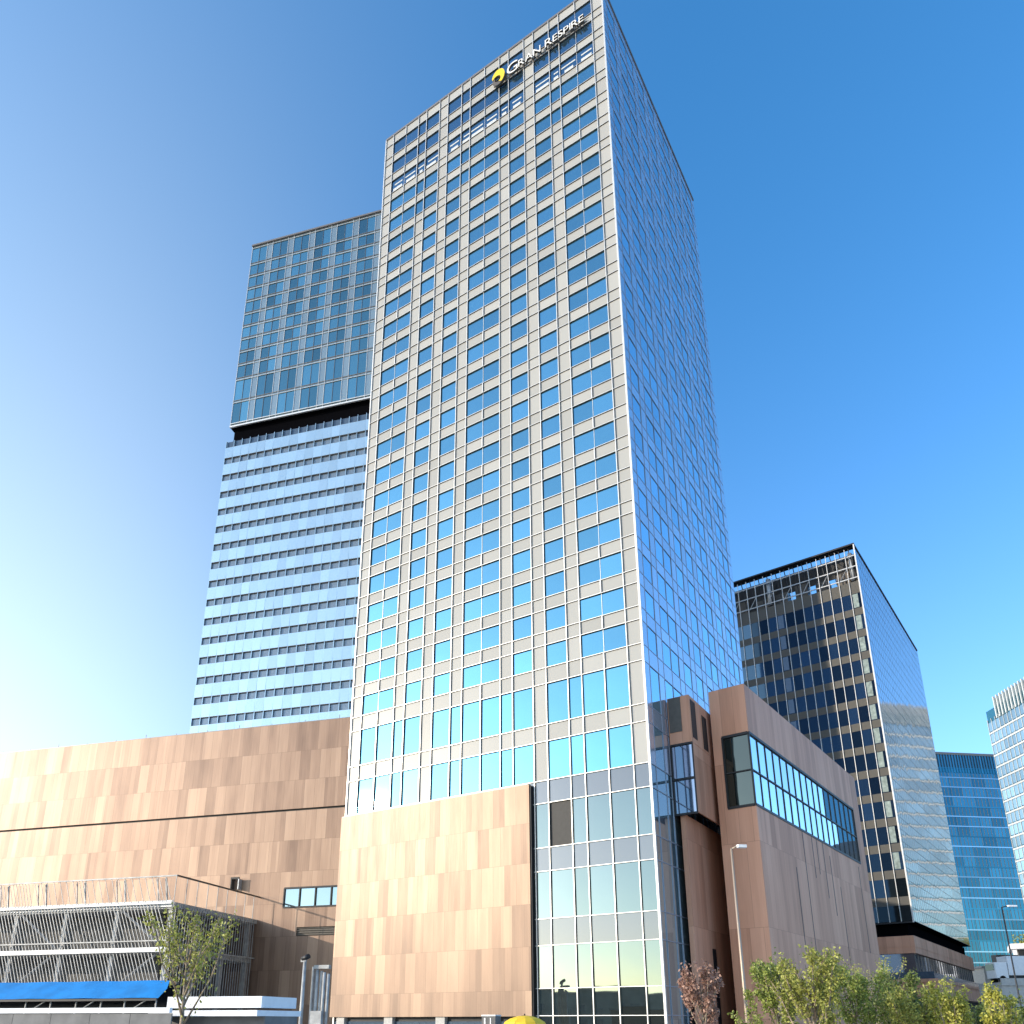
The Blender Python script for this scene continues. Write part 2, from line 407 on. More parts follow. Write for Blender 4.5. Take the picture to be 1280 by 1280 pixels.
# side facade towards the right
sseq = 'PWPWWPWPWPWWPWPWWP'
sc = []; y = 0.0
tot = sum(PW if c == 'P' else WW for c in sseq)
for ch in sseq:
    w = (PW if ch == 'P' else WW) * HB / tot; sc.append((ch, y, y + w)); y += w
sd_ = side(0.0)
for ri, (z0, z1, kind) in enumerate(rows):
    z0 += EYE; z1 += EYE
    for i, (c, a0, a1) in enumerate(sc):
        if kind in ('sp',) or (kind == 'lobsp' and False): spand(sp, sd_, a0, a1, z0, z1, M['lilac'])
        elif kind in ('typ', 'mech', 'stripe', 'full', 'tall') and c == 'P': spand(sp, sd_, a0, a1, z0, z1, M['lilac'])
        else: fac.window(sd_, [(a0, a1, z0, z1)], M['glass_right'], 0.03)
    if z0 > 0.2: mu.box(-0.02, 0.025, 0.06, HB, z0 - 0.035, z0 + 0.035, M['side_mullion'])
for c, a0, a1 in sc[1:]: mu.box(-0.02, 0.028, a0 - 0.03, a0 + 0.03, 0, top, M['side_mullion'])
sp.build('spandrel_cladding', hotel); mu.build('mullion_grid', hotel); build_each(blinds, 'window_blind', hotel)
b = MB(); b.prism([(XL, 0.06), (-0.06, 0.06), (-0.06, HB), (XL, HB)], 0, top - 0.4, M['dark']); b.build('core', hotel)
b = MB(); b.box(XL - 0.05, 0.1, -0.12, 0.3, top, top + 0.35, M['alu_dark']); b.box(-0.2, 0.1, 0.3, HB, top, top + 0.35, M['alu_dark'])
b.box(XL - 0.05, XL + 0.3, 0.3, HB, top, top + 0.35, M['alu_dark']); b.box(XL + 0.3, -0.2, HB - 0.3, HB, top, top + 0.35, M['alu_dark']); b.build('parapet', hotel)
b = MB(); b.box(XL, 0, HB - 0.02, HB + 0.2, 0, top, M['lilac']); b.box(XL - 0.02, XL + 0.0, 0.08, HB, 0, top, M['cream']); b.build('rear_wall', hotel)
fac.finish()
# copper box on the front
b = MB(); b.box(XL - 0.1, -11.42, -0.6, -0.14, 0.4 + EYE, 20.35 + EYE, M['copper_box']); b.build('copper_cladding', hotel)
b = MB(); b.box(-11.42, -11.3, -0.5, 0.0, 0.4 + EYE, 20.2 + EYE, M['black']); b.box(XL - 0.08, -11.5, -0.58, -0.13, 20.35 + EYE, 20.42 + EYE, M['alu_dark']); b.build('copper_edge_trim', hotel)
b = MB()
for x in (-33, -27, -21, -15.5): b.box(x - 0.5, x + 0.5, -0.4, 0.5, 0, 0.4 + EYE, M['concrete'])
b.build('ground_floor_column', hotel)
b = MB(); b.box(XL, -11.5, -0.05, 0.05, 0, 3.2, M['strip']); b.build('ground_floor_glazing', hotel)

# hotel sign near the roof
def lettering(text, size, extrude, spacing=1.0):
    cu = bpy.data.curves.new('lettering', 'FONT'); cu.body = text; cu.size = size; cu.extrude = extrude; cu.space_character = spacing; cu.offset = -0.003
    o = bpy.data.objects.new('lettering', cu); COL.objects.link(o); bpy.context.view_layer.update()
    dg = bpy.context.evaluated_depsgraph_get(); me = bpy.data.meshes.new_from_object(o.evaluated_get(dg)); bpy.data.objects.remove(o)
    return me
rz = R(-32.88)
def hotel_pt(x, y, z):
    return (12.85 + x * math.cos(rz) - y * math.sin(rz), 63.72 + x * math.sin(rz) + y * math.cos(rz), z)
sgn = thing('hotel_sign', 'white channel letters with a yellow and brown crescent emblem below the tower roof', 'sign', hotel_pt(0, -0.45, 116.25 + EYE), rz)
xcur = -13.3
word = [('G', 2.7)] + [(c, 1.75) for c in 'RAN'] + [(' ', 0)] + [('R', 2.0)] + [(c, 1.75) for c in 'ESPIRE']
widths = []
for ch, s in word:
    if ch == ' ': widths.append((None, 0.55)); continue
    me = lettering(ch, s, 0.14); xs_ = [v.co.x for v in me.vertices]; widths.append((me, max(xs_) - min(xs_)))
total = sum(w for _, w in widths) + 0.12 * (len(widths) - 1)
fit = 11.1 / total
for (ch, s), (me, w) in zip(word, widths):
    if me is None: xcur += w * fit; continue
    x0 = min(v.co.x for v in me.vertices)
    for v in me.vertices: v.co = Vector(((v.co.x - x0) * fit, -v.co.z, v.co.y))
    me.materials.append(M['letter']); me.materials.append(M['brownish']); me.update()
    for pg in me.polygons: pg.material_index = 0 if abs(pg.normal.y) > 0.7 else 1
    o = bpy.data.objects.new('letter', me); COL.objects.link(o); o.parent = sgn
    o.location = (xcur, 0, -0.75 if s > 2.5 else -0.6); xcur += (w + 0.12) * fit
def disc(mb, cx, cz, rx, rz_, y0, y1, mat, a0=0, a1=360, inner=None, n=28):
    pts = [(cx + rx * math.cos(R(a0 + (a1 - a0) * i / n)), cz + rz_ * math.sin(R(a0 + (a1 - a0) * i / n))) for i in range(n + (a1 - a0 < 360))]
    if inner: pts += [(inner[0] + inner[2] * math.cos(R(a0 + (a1 - a0) * i / n)), inner[1] + inner[3] * math.sin(R(a0 + (a1 - a0) * i / n))) for i in range(n, -1, -1)]
    N_ = len(pts); i = len(mb.v); k = mb.m(mat)
    mb.v += [(x, y0, z) for x, z in pts] + [(x, y1, z) for x, z in pts]
    mb.f.append(tuple(i + a for a in range(N_))); mb.f.append(tuple(i + N_ + N_ - 1 - a for a in range(N_))); mb.mi += [k, k]; mb.smooth += [False, False]
    for a in range(N_):
        c = (a + 1) % N_; mb.f.append((i + a, i + N_ + a, i + N_ + c, i + c)); mb.mi.append(mb.m(M['brownish'])); mb.smooth.append(False)
b = MB(); disc(b, -14.6, 0.2, 0.98, 1.35, -0.20, 0.14, M['yellow'], -60, 165, (-14.85, -0.12, 0.62, 0.62)); b.build('emblem_crescent', sgn)
b = MB(); disc(b, -14.68, -0.2, 0.82, 0.95, -0.14, 0.14, M['brownish'], 150, 330, (-14.56, -0.04, 0.6, 0.57)); b.build('emblem_swirl', sgn)
b = MB()
for x in (-12, -9, -6, -3): b.box(x - 0.05, x + 0.05, 0.14, 0.42, -0.5, -0.4, M['alu_dark'])
b.box(-15.5, -2.0, 0.15, 0.22, -0.62, -0.50, M['brownish']); b.build('mounting_rail', sgn)

# ------------------------------------------------------------------ podium with copper wall (left)
KS = 1.2                       # the podium wall stands well behind the tower front
POD = (-15.68 * KS, 82.16 * KS, EYE * (1 - KS)); PR = R(-15.28)
pod = thing('podium_building', 'wide copper clad podium wall stretching left from the foot of the hotel tower', 'building', POD, PR); pod.scale = (KS, KS, KS)
PT = 31.8 + EYE
def wall_hole(mb, x0, x1, y, z0, z1, holes, mat):
    # flat wall at y with rectangular holes (x0,x1,z0,z1)
    xs = sorted({x0, x1, *[h[0] for h in holes], *[h[1] for h in holes]}); zs = sorted({z0, z1, *[h[2] for h in holes], *[h[3] for h in holes]})
    for a, c in zip(xs, xs[1:]):
        for d, e in zip(zs, zs[1:]):
            if any(h[0] <= a and c <= h[1] and h[2] <= d and e <= h[3] for h in holes): continue
            mb.face([(a, y, d), (c, y, d), (c, y, e), (a, y, e)], mat)
b = MB()
hw = (-6.75, 4.05, 11.28 + EYE, 13.25 + EYE); hs_ = (-5.0, 3.0, 8.3 + EYE, 9.2 + EYE); hd = (-3.2, -0.7, 0.0, 2.4)
wall_hole(b, -110, 9.0, 0.0, 0, 21.6 + EYE, [hw, hs_, hd], M['copper_wall'])
wall_hole(b, -110, 9.0, 0.0, 21.84 + EYE, PT, [], M['copper_wall'])
b.face([(-110, 0, PT), (9.0, 0, PT), (9.0, 0.5, PT), (-110, 0.5, PT)], M['copper_wall'])
b.build('copper_wall', pod)
b = MB(); b.box(-109.9, 8.9, 0.22, 20, 0, PT - 0.8, M['dark']); b.build('core', pod)
b = MB(); b.box(-110, 9.0, 0.02, 0.35, PT, PT + 0.09, M['alu_dark'])
for i in range(26): b.box(-2 - i * 4.2, -1.95 - i * 4.2, 0.5, 0.55, PT, PT + 0.45 + 0.25 * (i % 3 == 0), M['alu_dark'])
b.build('parapet', pod)
b = MB(); b.box(-109, 8.8, 0.4, 20, PT - 0.8, PT - 0.6, M['roof']); b.build('roof', pod)
w = MB()
for k in range(6): w.face([(hw[0] + k * 1.8 + 0.05, 0.1, hw[2]), (hw[0] + k * 1.8 + 1.8, 0.1, hw[2]), (hw[0] + k * 1.8 + 1.8, 0.1 + 0.006 * (k % 2), hw[3]), (hw[0] + k * 1.8 + 0.05, 0.1, hw[3])], M['glass_window'])
wo = w.build('window', pod)
b = MB(); b.box(hw[0], hw[1], -0.06, 0.12, hw[2] - 0.1, hw[2] + 0.06, M['black']); b.box(hw[0], hw[1], -0.06, 0.12, hw[3] - 0.06, hw[3] + 0.1, M['black'])
for k in range(7): b.box(hw[0] + k * 1.8 - 0.06, hw[0] + k * 1.8 + 0.06, -0.055, 0.12, hw[2], hw[3], M['black'])
b.build('frame', wo)
b = MB(); b.box(hs_[0], hs_[1], 0.15, 0.2, hs_[2], hs_[3], M['brownish'])
for k in range(4): b.box(hs_[0], hs_[1], 0.02, 0.1, hs_[2] + 0.1 + k * 0.22, hs_[2] + 0.14 + k * 0.22, M['brownish'])
b.build('louvre_slot', pod)
b = MB(); b.box(hd[0], hd[1], 0.1, 0.18, 0, hd[3], M['black']); b.build('door', pod)
# lean brackets on the wall
b = MB(); b.box(-12.9, -12.78, -0.6, 0.0, 13.3 + EYE, 14.6 + EYE, M['dark']); b.box(-12.0, -11.9, -0.6, 0.0, 13.3 + EYE, 14.4 + EYE, M['steel']); b.box(-12.9, -11.9, -0.62, -0.5, 14.4 + EYE, 14.6 + EYE, M['dark']); b.build('roof_hatch_frame', pod)

# ------------------------------------------------------------------ louvred steel structure in front of the podium
lv = thing('louvred_steel_structure', 'two storey grey steel structure screened with slanting slats beside the copper podium wall', 'structure', POD, PR); lv.scale = (KS, KS, KS)
X1, Y0 = -9.6, -13.84
ZT, ZA, ZB = 12.5 + EYE, 10.0 + EYE, 6.2 + EYE
XA = -48.0
b = MB()
for z, h in ((ZA, 0.45), (ZB, 0.5), (2.2 + EYE, 0.4)): b.box(XA, X1 - 0.3, Y0 + 0.35, -0.05, z - h, z, M['screen'])
b.build('floor_slab', lv)
b = MB(); b.box(XA, X1 - 3.0, Y0 + 3.0, -0.5, 0, ZA - 0.45, M['deck']); b.build('inner_wall', lv)
b = MB()
for k in range(8):
    x = X1 - 0.6 - k * 5.6
    b.box(x - 0.2, x + 0.2, Y0 + 0.5, Y0 + 0.9, 0, ZA - 0.02, M['screen'])
for k in range(1, 4): b.box(X1 - 0.75, X1 - 0.4, Y0 + k * 4.3, Y0 + k * 4.3 + 0.35, 0, ZA - 0.02, M['screen'])
b.build('column', lv)
b = MB()
for k in range(7):
    x = X1 - 1.0 - k * 5.6
    if k % 2 == 0:
        b.bar((x, Y0 + 0.45, ZB), (x - 4.6, Y0 + 0.45, ZA - 0.5), 0.16, M['screen']); b.bar((x - 5.0, Y0 + 0.45, 2.4 + EYE), (x - 0.5, Y0 + 0.45, ZB - 0.6), 0.16, M['screen'])
build_each(b, 'diagonal_brace', lv)
sl = MB(); rs = random.Random(3)
n = int((X1 - XA) / 0.36)
for k in range(n):
    x = X1 - k * 0.36 + rs.uniform(-0.02, 0.02)
    lean = 0.8
    if x + 1.5 < X1 + 0.05: sl.bar((x + 1.5, Y0 + 0.16, 1.6 + EYE), (x - 0.75, Y0 + 0.10, ZB + 0.6), 0.062, M['screen'])
    sl.bar((x - 0.3, Y0 + 0.10, ZB + 0.55), (x - 1.75, Y0 + 0.10, ZA - 0.05), 0.062, M['screen'])
    if k % 2 == 0 or rs.random() < 0.2: sl.bar((x - 0.3, Y0 + 0.1, ZA), (x - 1.25, Y0 + 0.1, ZT), 0.04, M['screen'])
n = int(-Y0 / 0.40)
for k in range(n):
    yy = Y0 + k * 0.40
    sl.bar((X1, yy, 1.6 + EYE), (X1, yy, ZA - 0.05), 0.055, M['screen'])
    if k % 4 == 0: sl.bar((X1, yy, ZA), (X1, yy, ZT), 0.05, M['screen'])
sl.build('slat_screen', lv)
b = MB(); b.box(XA, X1 + 0.06, Y0, Y0 + 0.10, ZT - 0.12, ZT, M['screen']); b.box(X1 - 0.04, X1 + 0.08, Y0 + 0.1, -0.02, ZT - 0.14, ZT, M['brownish'])
b.box(XA, X1, Y0 - 0.02, Y0 + 0.06, ZB + 0.5, ZB + 0.6, M['screen']); b.box(X1 - 0.03, X1 + 0.05, Y0 + 0.1, -0.02, ZB - 0.1, ZB + 0.02, M['screen'])
b.box(X1 - 0.3, X1 - 0.05, Y0 + 0.3, -0.02, ZA - 0.35, ZA + 0.1, M['screen'])
b.box(XA, X1 - 0.3, Y0 + 0.2, Y0 + 0.35, ZA - 0.3, ZA + 0.28, M['steel'])
b.build('top_rail', lv)
b = MB(); b.box(XA, X1 - 0.2, Y0 - 0.06, Y0 + 0.04, ZB - 0.42, ZB - 0.02, M['steel']); b.box(XA, X1 - 0.2, Y0 - 0.05, Y0 + 0.04, ZA - 0.06, ZA + 0.1, M['steel']); b.build('edge_beam', lv)
b = MB()
for k in range(9):
    x = X1 - 1.2 - k * 4.4
    for q in (0, 0.9): b.bar((x - q, Y0 + 0.7, ZA), (x - q - 0.35, Y0 + 0.6, ZT - 0.1), 0.13 - 0.05 * q, M['screen'])
build_each(b, 'parapet_post', lv)

# ------------------------------------------------------------------ left twin tower
LT = (-52.52, 129.78, 0)
lt = thing('twin_glass_tower', 'tall blue grey tower left of the hotel with teal windowed top above a black gap', 'tower', LT, PR)
LL, LD = 43.6, 34.0
lf = Facade(lt, (200, 478, 200, 930))
zb, ztop = 111.4 + EYE, 158.8 + EYE
sp = MB(); mu = MB()
zr = [158.8, 154.05, 150.7, 147.3, 143.9, 140.5, 137.1, 133.8, 130.5, 127.1, 123.4, 117.8, 112.4]
bays = []
x = 0.0
while x < LL - 5: bays.append((x, x + 3.68, x + 5.0)); x += 5.0
bays.append((x, LL - 0.9, LL))
for i in range(len(zr) - 1):
    t, bt = zr[i] + EYE, zr[i + 1] + EYE
    spand(sp, front, 0, LL, t - 0.55, t, M['grid_panel'])
    mu.box(0, LL, -0.1, 0.02, t - 0.05, t + 0.05, M['alu_dark']); mu.box(0, LL, -0.1, 0.02, t - 0.60, t - 0.52, M['alu'])
    for a, c, e in bays:
        mid = (a + c) / 2
        lf.window(front, [(a + 0.06, mid, bt, t - 0.55), (mid, c, bt, t - 0.55)], M['glass_teal'], 0.04)
        spand(sp, front, c, e, bt, t - 0.55, M['grid_panel'])
for a, c, e in bays:
    for q in (a, c): mu.box(q - 0.035, q + 0.035, -0.10, 0.02, zb, ztop, M['alu'])
    mu.box((a + c) / 2 - 0.025, (a + c) / 2 + 0.025, -0.06, 0.02, zb, ztop, M['alu_dark'])
mu.box(-0.05, LL, -0.2, 0.1, zb - 0.1, zb + 0.25, M['alu']); mu.box(-0.05, LL, -0.15, 0.1, zb + 0.7, zb + 0.85, M['alu']); mu.box(-0.1, LL, -0.3, 0.3, ztop, ztop + 0.4, M['alu_dark'])
b = MB(); b.box(0.02, LL - 0.02, 0.08, LD, zb, ztop - 0.2, M['glass_teal']); b.build('upper_volume', lt)
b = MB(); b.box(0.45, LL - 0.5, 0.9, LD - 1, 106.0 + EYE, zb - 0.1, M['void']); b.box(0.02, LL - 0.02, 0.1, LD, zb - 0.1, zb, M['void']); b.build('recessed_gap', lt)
fr = MB(); fins = MB()
ZL = 108.2 + EYE
b = MB(); b.box(-0.35, LL, 0.35, LD, 0, ZL, M['strip']); b.build('lower_volume', lt)
zc = 49.3 + EYE - 3.87 * 8
rng = random.Random(5)
while zc < ZL:
    hb = 0.72
    z0, z1 = zc + hb, min(zc + 3.87 - hb, ZL + 0.3)
    xx = -0.45
    if z1 - z0 > 0.5:
        while xx < LL:
            w_ = 1.75; x2 = min(xx + w_, LL)
            d = rng.uniform(-0.012, 0.012)
            fr.face([(xx + 0.04, d, z0), (x2 - 0.04, -d, z0), (x2 - 0.04, 0.03 - d, z1), (xx + 0.04, 0.03 + d, z1)], M['frit'])
            lf.window(front, [(xx, x2 - 0.12, zc - hb, zc + hb)], M['band_glass'], 0.30)
            xx += w_
        fins.box(-0.45, LL, 0.02, 0.36, z0 - 0.05, z0 - 0.005, M['alu_dark']); fins.box(-0.45, LL, 0.03, 0.36, z1 + 0.03, z1 + 0.05, M['alu_dark'])
        fr.box(-0.45, -0.40, 0.05, LD, z0, z1, M['frit'])
    zc += 3.87
xx = -0.45
while xx < LL: fins.box(xx - 0.05, xx + 0.05, 0.03, 0.36, 40, ZL, M['frit']); xx += 1.75
fr.build('fritted_glass_band', lt); fins.build('window_fin', lt)
sp.build('spandrel_cladding', lt); mu.build('mullion_grid', lt); lf.finish()

# ------------------------------------------------------------------ copper link and annex right of the tower
lk = thing('copper_link', 'narrow bronze link with a tall window squeezed between the hotel and the copper annex', 'building', (12.85, 63.72, 0), R(-32.88))
b = MB()
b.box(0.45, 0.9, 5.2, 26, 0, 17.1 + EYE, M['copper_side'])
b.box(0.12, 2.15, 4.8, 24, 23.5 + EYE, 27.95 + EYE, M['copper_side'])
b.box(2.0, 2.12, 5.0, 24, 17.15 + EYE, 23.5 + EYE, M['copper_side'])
b.build('copper_wall', lk)
b = MB(); b.box(0.14, 2.1, 4.9, 5.05, 17.05 + EYE, 23.45 + EYE, M['glass_mirror']); wo = b.build('window', lk)
b = MB()
for z in (17.05, 20.2, 23.4): b.box(0.12, 2.15, 4.76, 4.92, z + EYE - 0.09, z + EYE + 0.09, M['black'])
for x in (0.12, 2.07): b.box(x, x + 0.09, 4.765, 4.92, 17.1 + EYE, 23.4 + EYE, M['black'])
b.build('frame', wo)
b = MB(); b.box(0.2, 1.35, 4.74, 4.8, 24.6 + EYE, 27.9 + EYE, M['brownish']); b.box(2.15, 2.19, 5.1, 6.3, 24.0 + EYE, 27.6 + EYE, M['black']); b.box(2.15, 2.19, 8.0, 9.2, 23.7 + EYE, 27.0 + EYE, M['black']); b.box(0.9, 0.94, 9.5, 10.4, 0.5, 6.0 + EYE, M['black']); build_each(b, 'dark_vent', lk)

AN = (22.89, 68.26, 0); AR = R(-37.33)
an = thing('copper_annex', 'copper clad annex with a long ribbon of glass wrapping its corner right of the hotel', 'building', AN, AR)
AW, AL, AT = 3.45, 38.1, 29.75 + EYE
r0, r1 = 18.2 + EYE, 24.95 + EYE
cR = 0.0
b = MB()
# front face (y=0, x -AW..0) and long face (x=0, y 0..AL); ribbon left open
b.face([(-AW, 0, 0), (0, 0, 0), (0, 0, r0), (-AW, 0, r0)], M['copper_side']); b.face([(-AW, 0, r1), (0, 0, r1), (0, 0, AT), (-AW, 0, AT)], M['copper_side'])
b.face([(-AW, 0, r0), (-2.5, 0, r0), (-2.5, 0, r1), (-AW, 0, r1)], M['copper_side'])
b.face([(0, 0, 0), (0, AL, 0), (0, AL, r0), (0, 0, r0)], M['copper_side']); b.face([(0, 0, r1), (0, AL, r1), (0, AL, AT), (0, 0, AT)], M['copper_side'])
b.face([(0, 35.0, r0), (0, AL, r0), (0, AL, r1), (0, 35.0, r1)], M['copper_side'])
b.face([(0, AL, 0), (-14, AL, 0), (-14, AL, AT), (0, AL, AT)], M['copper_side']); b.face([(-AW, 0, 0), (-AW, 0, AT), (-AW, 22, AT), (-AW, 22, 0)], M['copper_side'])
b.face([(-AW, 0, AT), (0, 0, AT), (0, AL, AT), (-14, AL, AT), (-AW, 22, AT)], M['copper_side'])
b.build('copper_wall', an)
b = MB(); b.box(-AW + 0.1, -0.35, 0.35, AL - 0.2, 0.1, AT - 0.3, M['dark']); b.build('core', an)
zm = 21.45 + EYE
w = MB()
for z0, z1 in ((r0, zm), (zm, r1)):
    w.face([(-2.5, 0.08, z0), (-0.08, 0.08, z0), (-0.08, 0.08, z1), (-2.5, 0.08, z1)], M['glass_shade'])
n = 17
rng = random.Random(8)
for k in range(n):
    y0, y1 = 0.08 + 34.9 * k / n, 0.08 + 34.9 * (k + 1) / n
    for z0, z1 in ((r0, zm), (zm, r1)):
        t = rng.uniform(-0.006, 0.006)
        w.face([(-0.08 + t, y0, z0), (-0.08 - t, y1, z0), (-0.08 - t, y1, z1), (-0.08 + t, y0, z1)], M['glass_ribbon'])
wo = w.build('ribbon_window', an)
b = MB()
for z in (r0, r1): b.box(-0.1, 0.06, 0.0, 35.05, z - 0.12, z + 0.12, M['black']); b.box(-2.55, -0.1, -0.06, 0.1, z - 0.12, z + 0.12, M['black'])
b.box(-0.1, 0.02, 0.05, 35, zm - 0.06, zm + 0.06, M['black']); b.box(-2.5, -0.1, -0.03, 0.1, zm - 0.06, zm + 0.06, M['black'])
b.box(-2.6, -2.45, -0.06, 0.1, r0, r1, M['black']); b.box(-0.1, 0.055, 34.95, 35.1, r0, r1, M['black']); b.box(-0.12, 0.03, -0.03, 0.12, r0, r1, M['black'])
for k in range(1, n): b.box(-0.1, 0.0, 0.08 + 34.9 * k / n - 0.03, 0.08 + 34.9 * k / n + 0.03, r0, r1, M['black'])
b.build('frame', wo)
b = MB()
for y, z0, z1 in ((9.4, 6.0, 14.0), (12.6, 5, 18.1), (15.6, 13.8, 18.1), (17.2, 14.4, 18.1), (19.4, 12.2, 18.1), (21.6, 10.6, 17.0), (24.4, 5.5, 14.0), (33.6, 7.5, 17.6)):
    b.box(-0.1, 0.02, y, y + 0.13, z0 + EYE, z1 + EYE, M['black'])
b.build('wall_slit', an)

# ------------------------------------------------------------------ dark office tower
DT = (68.62, 133.39, 0)
dt = thing('dark_glass_tower', 'dark glass office tower with white vertical fins and open rooftop frame behind the annex', 'tower', DT, AR)
DW, DD, DTOP, DBOT = 30.0, 58.5, 87.4 + EYE, 15.8 + EYE
df = Facade(dt, (915, 1150, 670, 1140)); sp = MB(); mu = MB()
BW = 1.77
zs = [79.4]
bands = [(76.9, 79.4)] + [(z - 0.72, z + 0.72) for z in [73.1 - 4.5 * k for k in range(13)]]
nb = int(DW / BW)
xe = [-BW * k for k in range(nb + 1)]
lastb = None
for bi, (z0, z1) in enumerate(bands):
    sp.box(-DW, -0.02, 0.02, 0.09, z0 + EYE, z1 + EYE, M['grey_panel'])
    zl = bands[bi + 1][1] if bi + 1 < len(bands) else 15.8
    for k in range(nb):
        lit = (k == 0)
        df.window(front, [(xe[k + 1], xe[k], zl + EYE, z0 + EYE)], M['glass_dark'], 0.06)
cur = MB()
for bi, (z0, z1) in enumerate(bands[:-2]):
    cur.box(-BW * 1.0 + 0.15, -BW * 0.35, 0.03, 0.05, bands[bi + 1][1] + EYE + 0.15, z0 + EYE - 0.1, M['curtain'])
    cur.box(-BW * 8.9, -BW * 8.3, 0.03, 0.05, bands[bi + 1][1] + EYE + 0.15, z0 + EYE - 0.1, M['band_glass'])
build_each(cur, 'curtain_strip', dt)
for k in range(nb + 1): mu.box(xe[k] - 0.045, xe[k] + 0.045, -0.2, 0.02, DBOT - 0.2, DTOP - 0.9, M['alu'])
mu.box(-0.08, 0.14, -0.25, 0.05, DBOT - 0.3, DTOP - 0.3, M['alu'])
mu.box(-DW, 0, -0.24, 0.0, DBOT - 0.35, DBOT - 0.1, M['black'])
# rooftop frame: open screen with plant behind
fm = MB()
for z in (87.2, 84.9, 82.6, 80.2): fm.box(-DW, -0.15, 0.0, 0.15, z + EYE - 0.1, z + EYE + 0.1, M['steel'])
for k in range(nb):
    fm.bar((xe[k] - 0.5, 0.6, 80 + EYE), (xe[k] - 1.2, 0.6, 87 + EYE), 0.16, M['black'])
    if k % 2: fm.bar((xe[k], 0.5, 83 + EYE), (xe[k] - BW, 0.5, 80.2 + EYE), 0.12, M['steel'])
for k in range(nb * 2): fm.bar((-k * BW / 2, 0.4, 84.9 + EYE), (-k * BW / 2, 2.6, 86.4 + EYE), 0.14, M['steel'])
fm.build('rooftop_frame', dt)
pl = MB()
rng = random.Random(4)
for k in range(7): 
    x = -2.0 - k * 4.0
    pl.box(x - 2.4, x, 2.5, 5.0, 79 + EYE, 82.5 + EYE + rng.uniform(0, 2.6), M['brownish'])
pl.tube([(-1.1, 0.9, 80 + EYE), (-1.1, 0.9, 86 + EYE)], 0.4, M['steel']); pl.tube([(-17, 0.9, 80 + EYE), (-17, 0.9, 86 + EYE)], 0.5, M['steel'])
pl.box(-DW, -0.4, 3.2, 3.4, 82.9 + EYE, 87.0 + EYE, M['dark']); pl.box(-DW, -15.5, 3.0, 3.2, 79.4 + EYE, 83 + EYE, M['dark']); pl.box(-3.8, -0.4, 3.0, 3.2, 79.4 + EYE, 83 + EYE, M['dark'])
pl.build('rooftop_plant', dt)
b = MB(); b.box(-DW - 0.1, 0.15, -0.25, 1.6, DTOP - 0.3, DTOP, M['black']); b.box(-0.15, 0.15, 1.6, DD, DTOP - 0.3, DTOP, M['black']); b.build('parapet', dt)
b = MB(); b.box(-DW, -0.12, 0.1, DD, DBOT, 79.4 + EYE, M['dark']); b.build('core', dt)
# mirror side
sd_ = side(0.0)
z = DBOT; ncol = 33; fl = 2.25
while z < DTOP - 0.4:
    z1 = min(z + fl, DTOP - 0.35)
    for k in range(ncol): df.window(sd_, [(DD * k / ncol + 0.012, DD * (k + 1) / ncol - 0.012, z + 0.012, z1 - 0.012)], M['glass_mirror'], 0.0)
    mu.box(-0.06, 0.015, 0, DD, z - 0.035, z + 0.035, M['alu_dark']); z = z1
for k in range(ncol + 1): mu.box(-0.06, 0.018, DD * k / ncol - 0.03, DD * k / ncol + 0.03, DBOT, DTOP - 0.3, M['alu_dark'])
b = MB(); b.box(-0.12, -0.04, 0.1, DD, 79.4 + EYE, DTOP - 0.4, M['dark']); b.build('side_backing', dt)
build_each(sp, 'spandrel_band', dt); mu.build('mullion_grid', dt); df.finish()
# base: black recess, copper bands, terrace glazing
b = MB(); b.box(-DW, -1.2, 1.2, DD, 13.4 + EYE, DBOT - 0.35, M['void']); b.box(-DW, 0.0, 0.0, DD + 1, DBOT - 0.1, DBOT - 0.02, M['void']); b.build('black_recess', dt)
b = MB()
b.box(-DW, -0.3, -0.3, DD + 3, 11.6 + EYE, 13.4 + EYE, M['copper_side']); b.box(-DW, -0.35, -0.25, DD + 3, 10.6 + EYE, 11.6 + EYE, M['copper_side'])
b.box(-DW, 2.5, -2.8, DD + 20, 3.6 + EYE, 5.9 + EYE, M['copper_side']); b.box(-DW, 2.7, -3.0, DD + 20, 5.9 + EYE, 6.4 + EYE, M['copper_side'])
b.build('copper_band', dt)
b = MB(); b.box(-DW, -0.7, 0.2, DD + 2, 6.4 + EYE, 10.6 + EYE, M['glass_mirror']); b.box(-DW, 0.5, -0.9, DD + 14, 0, 3.6 + EYE, M['deck']); b.build('base_glazing', dt)
b = MB()
for k in range(24): b.box(-0.72, -0.6, 0.2 + k * 2.5, 0.32 + k * 2.5, 6.4 + EYE, 10.6 + EYE, M['alu_dark'])
b.box(-DW, 2.2, -2.6, -2.5, 6.4 + EYE, 7.5 + EYE, M['strip']); b.box(2.1, 2.2, -2.5, DD + 18, 6.4 + EYE, 7.3 + EYE, M['strip']); b.build('terrace_balustrade', dt)

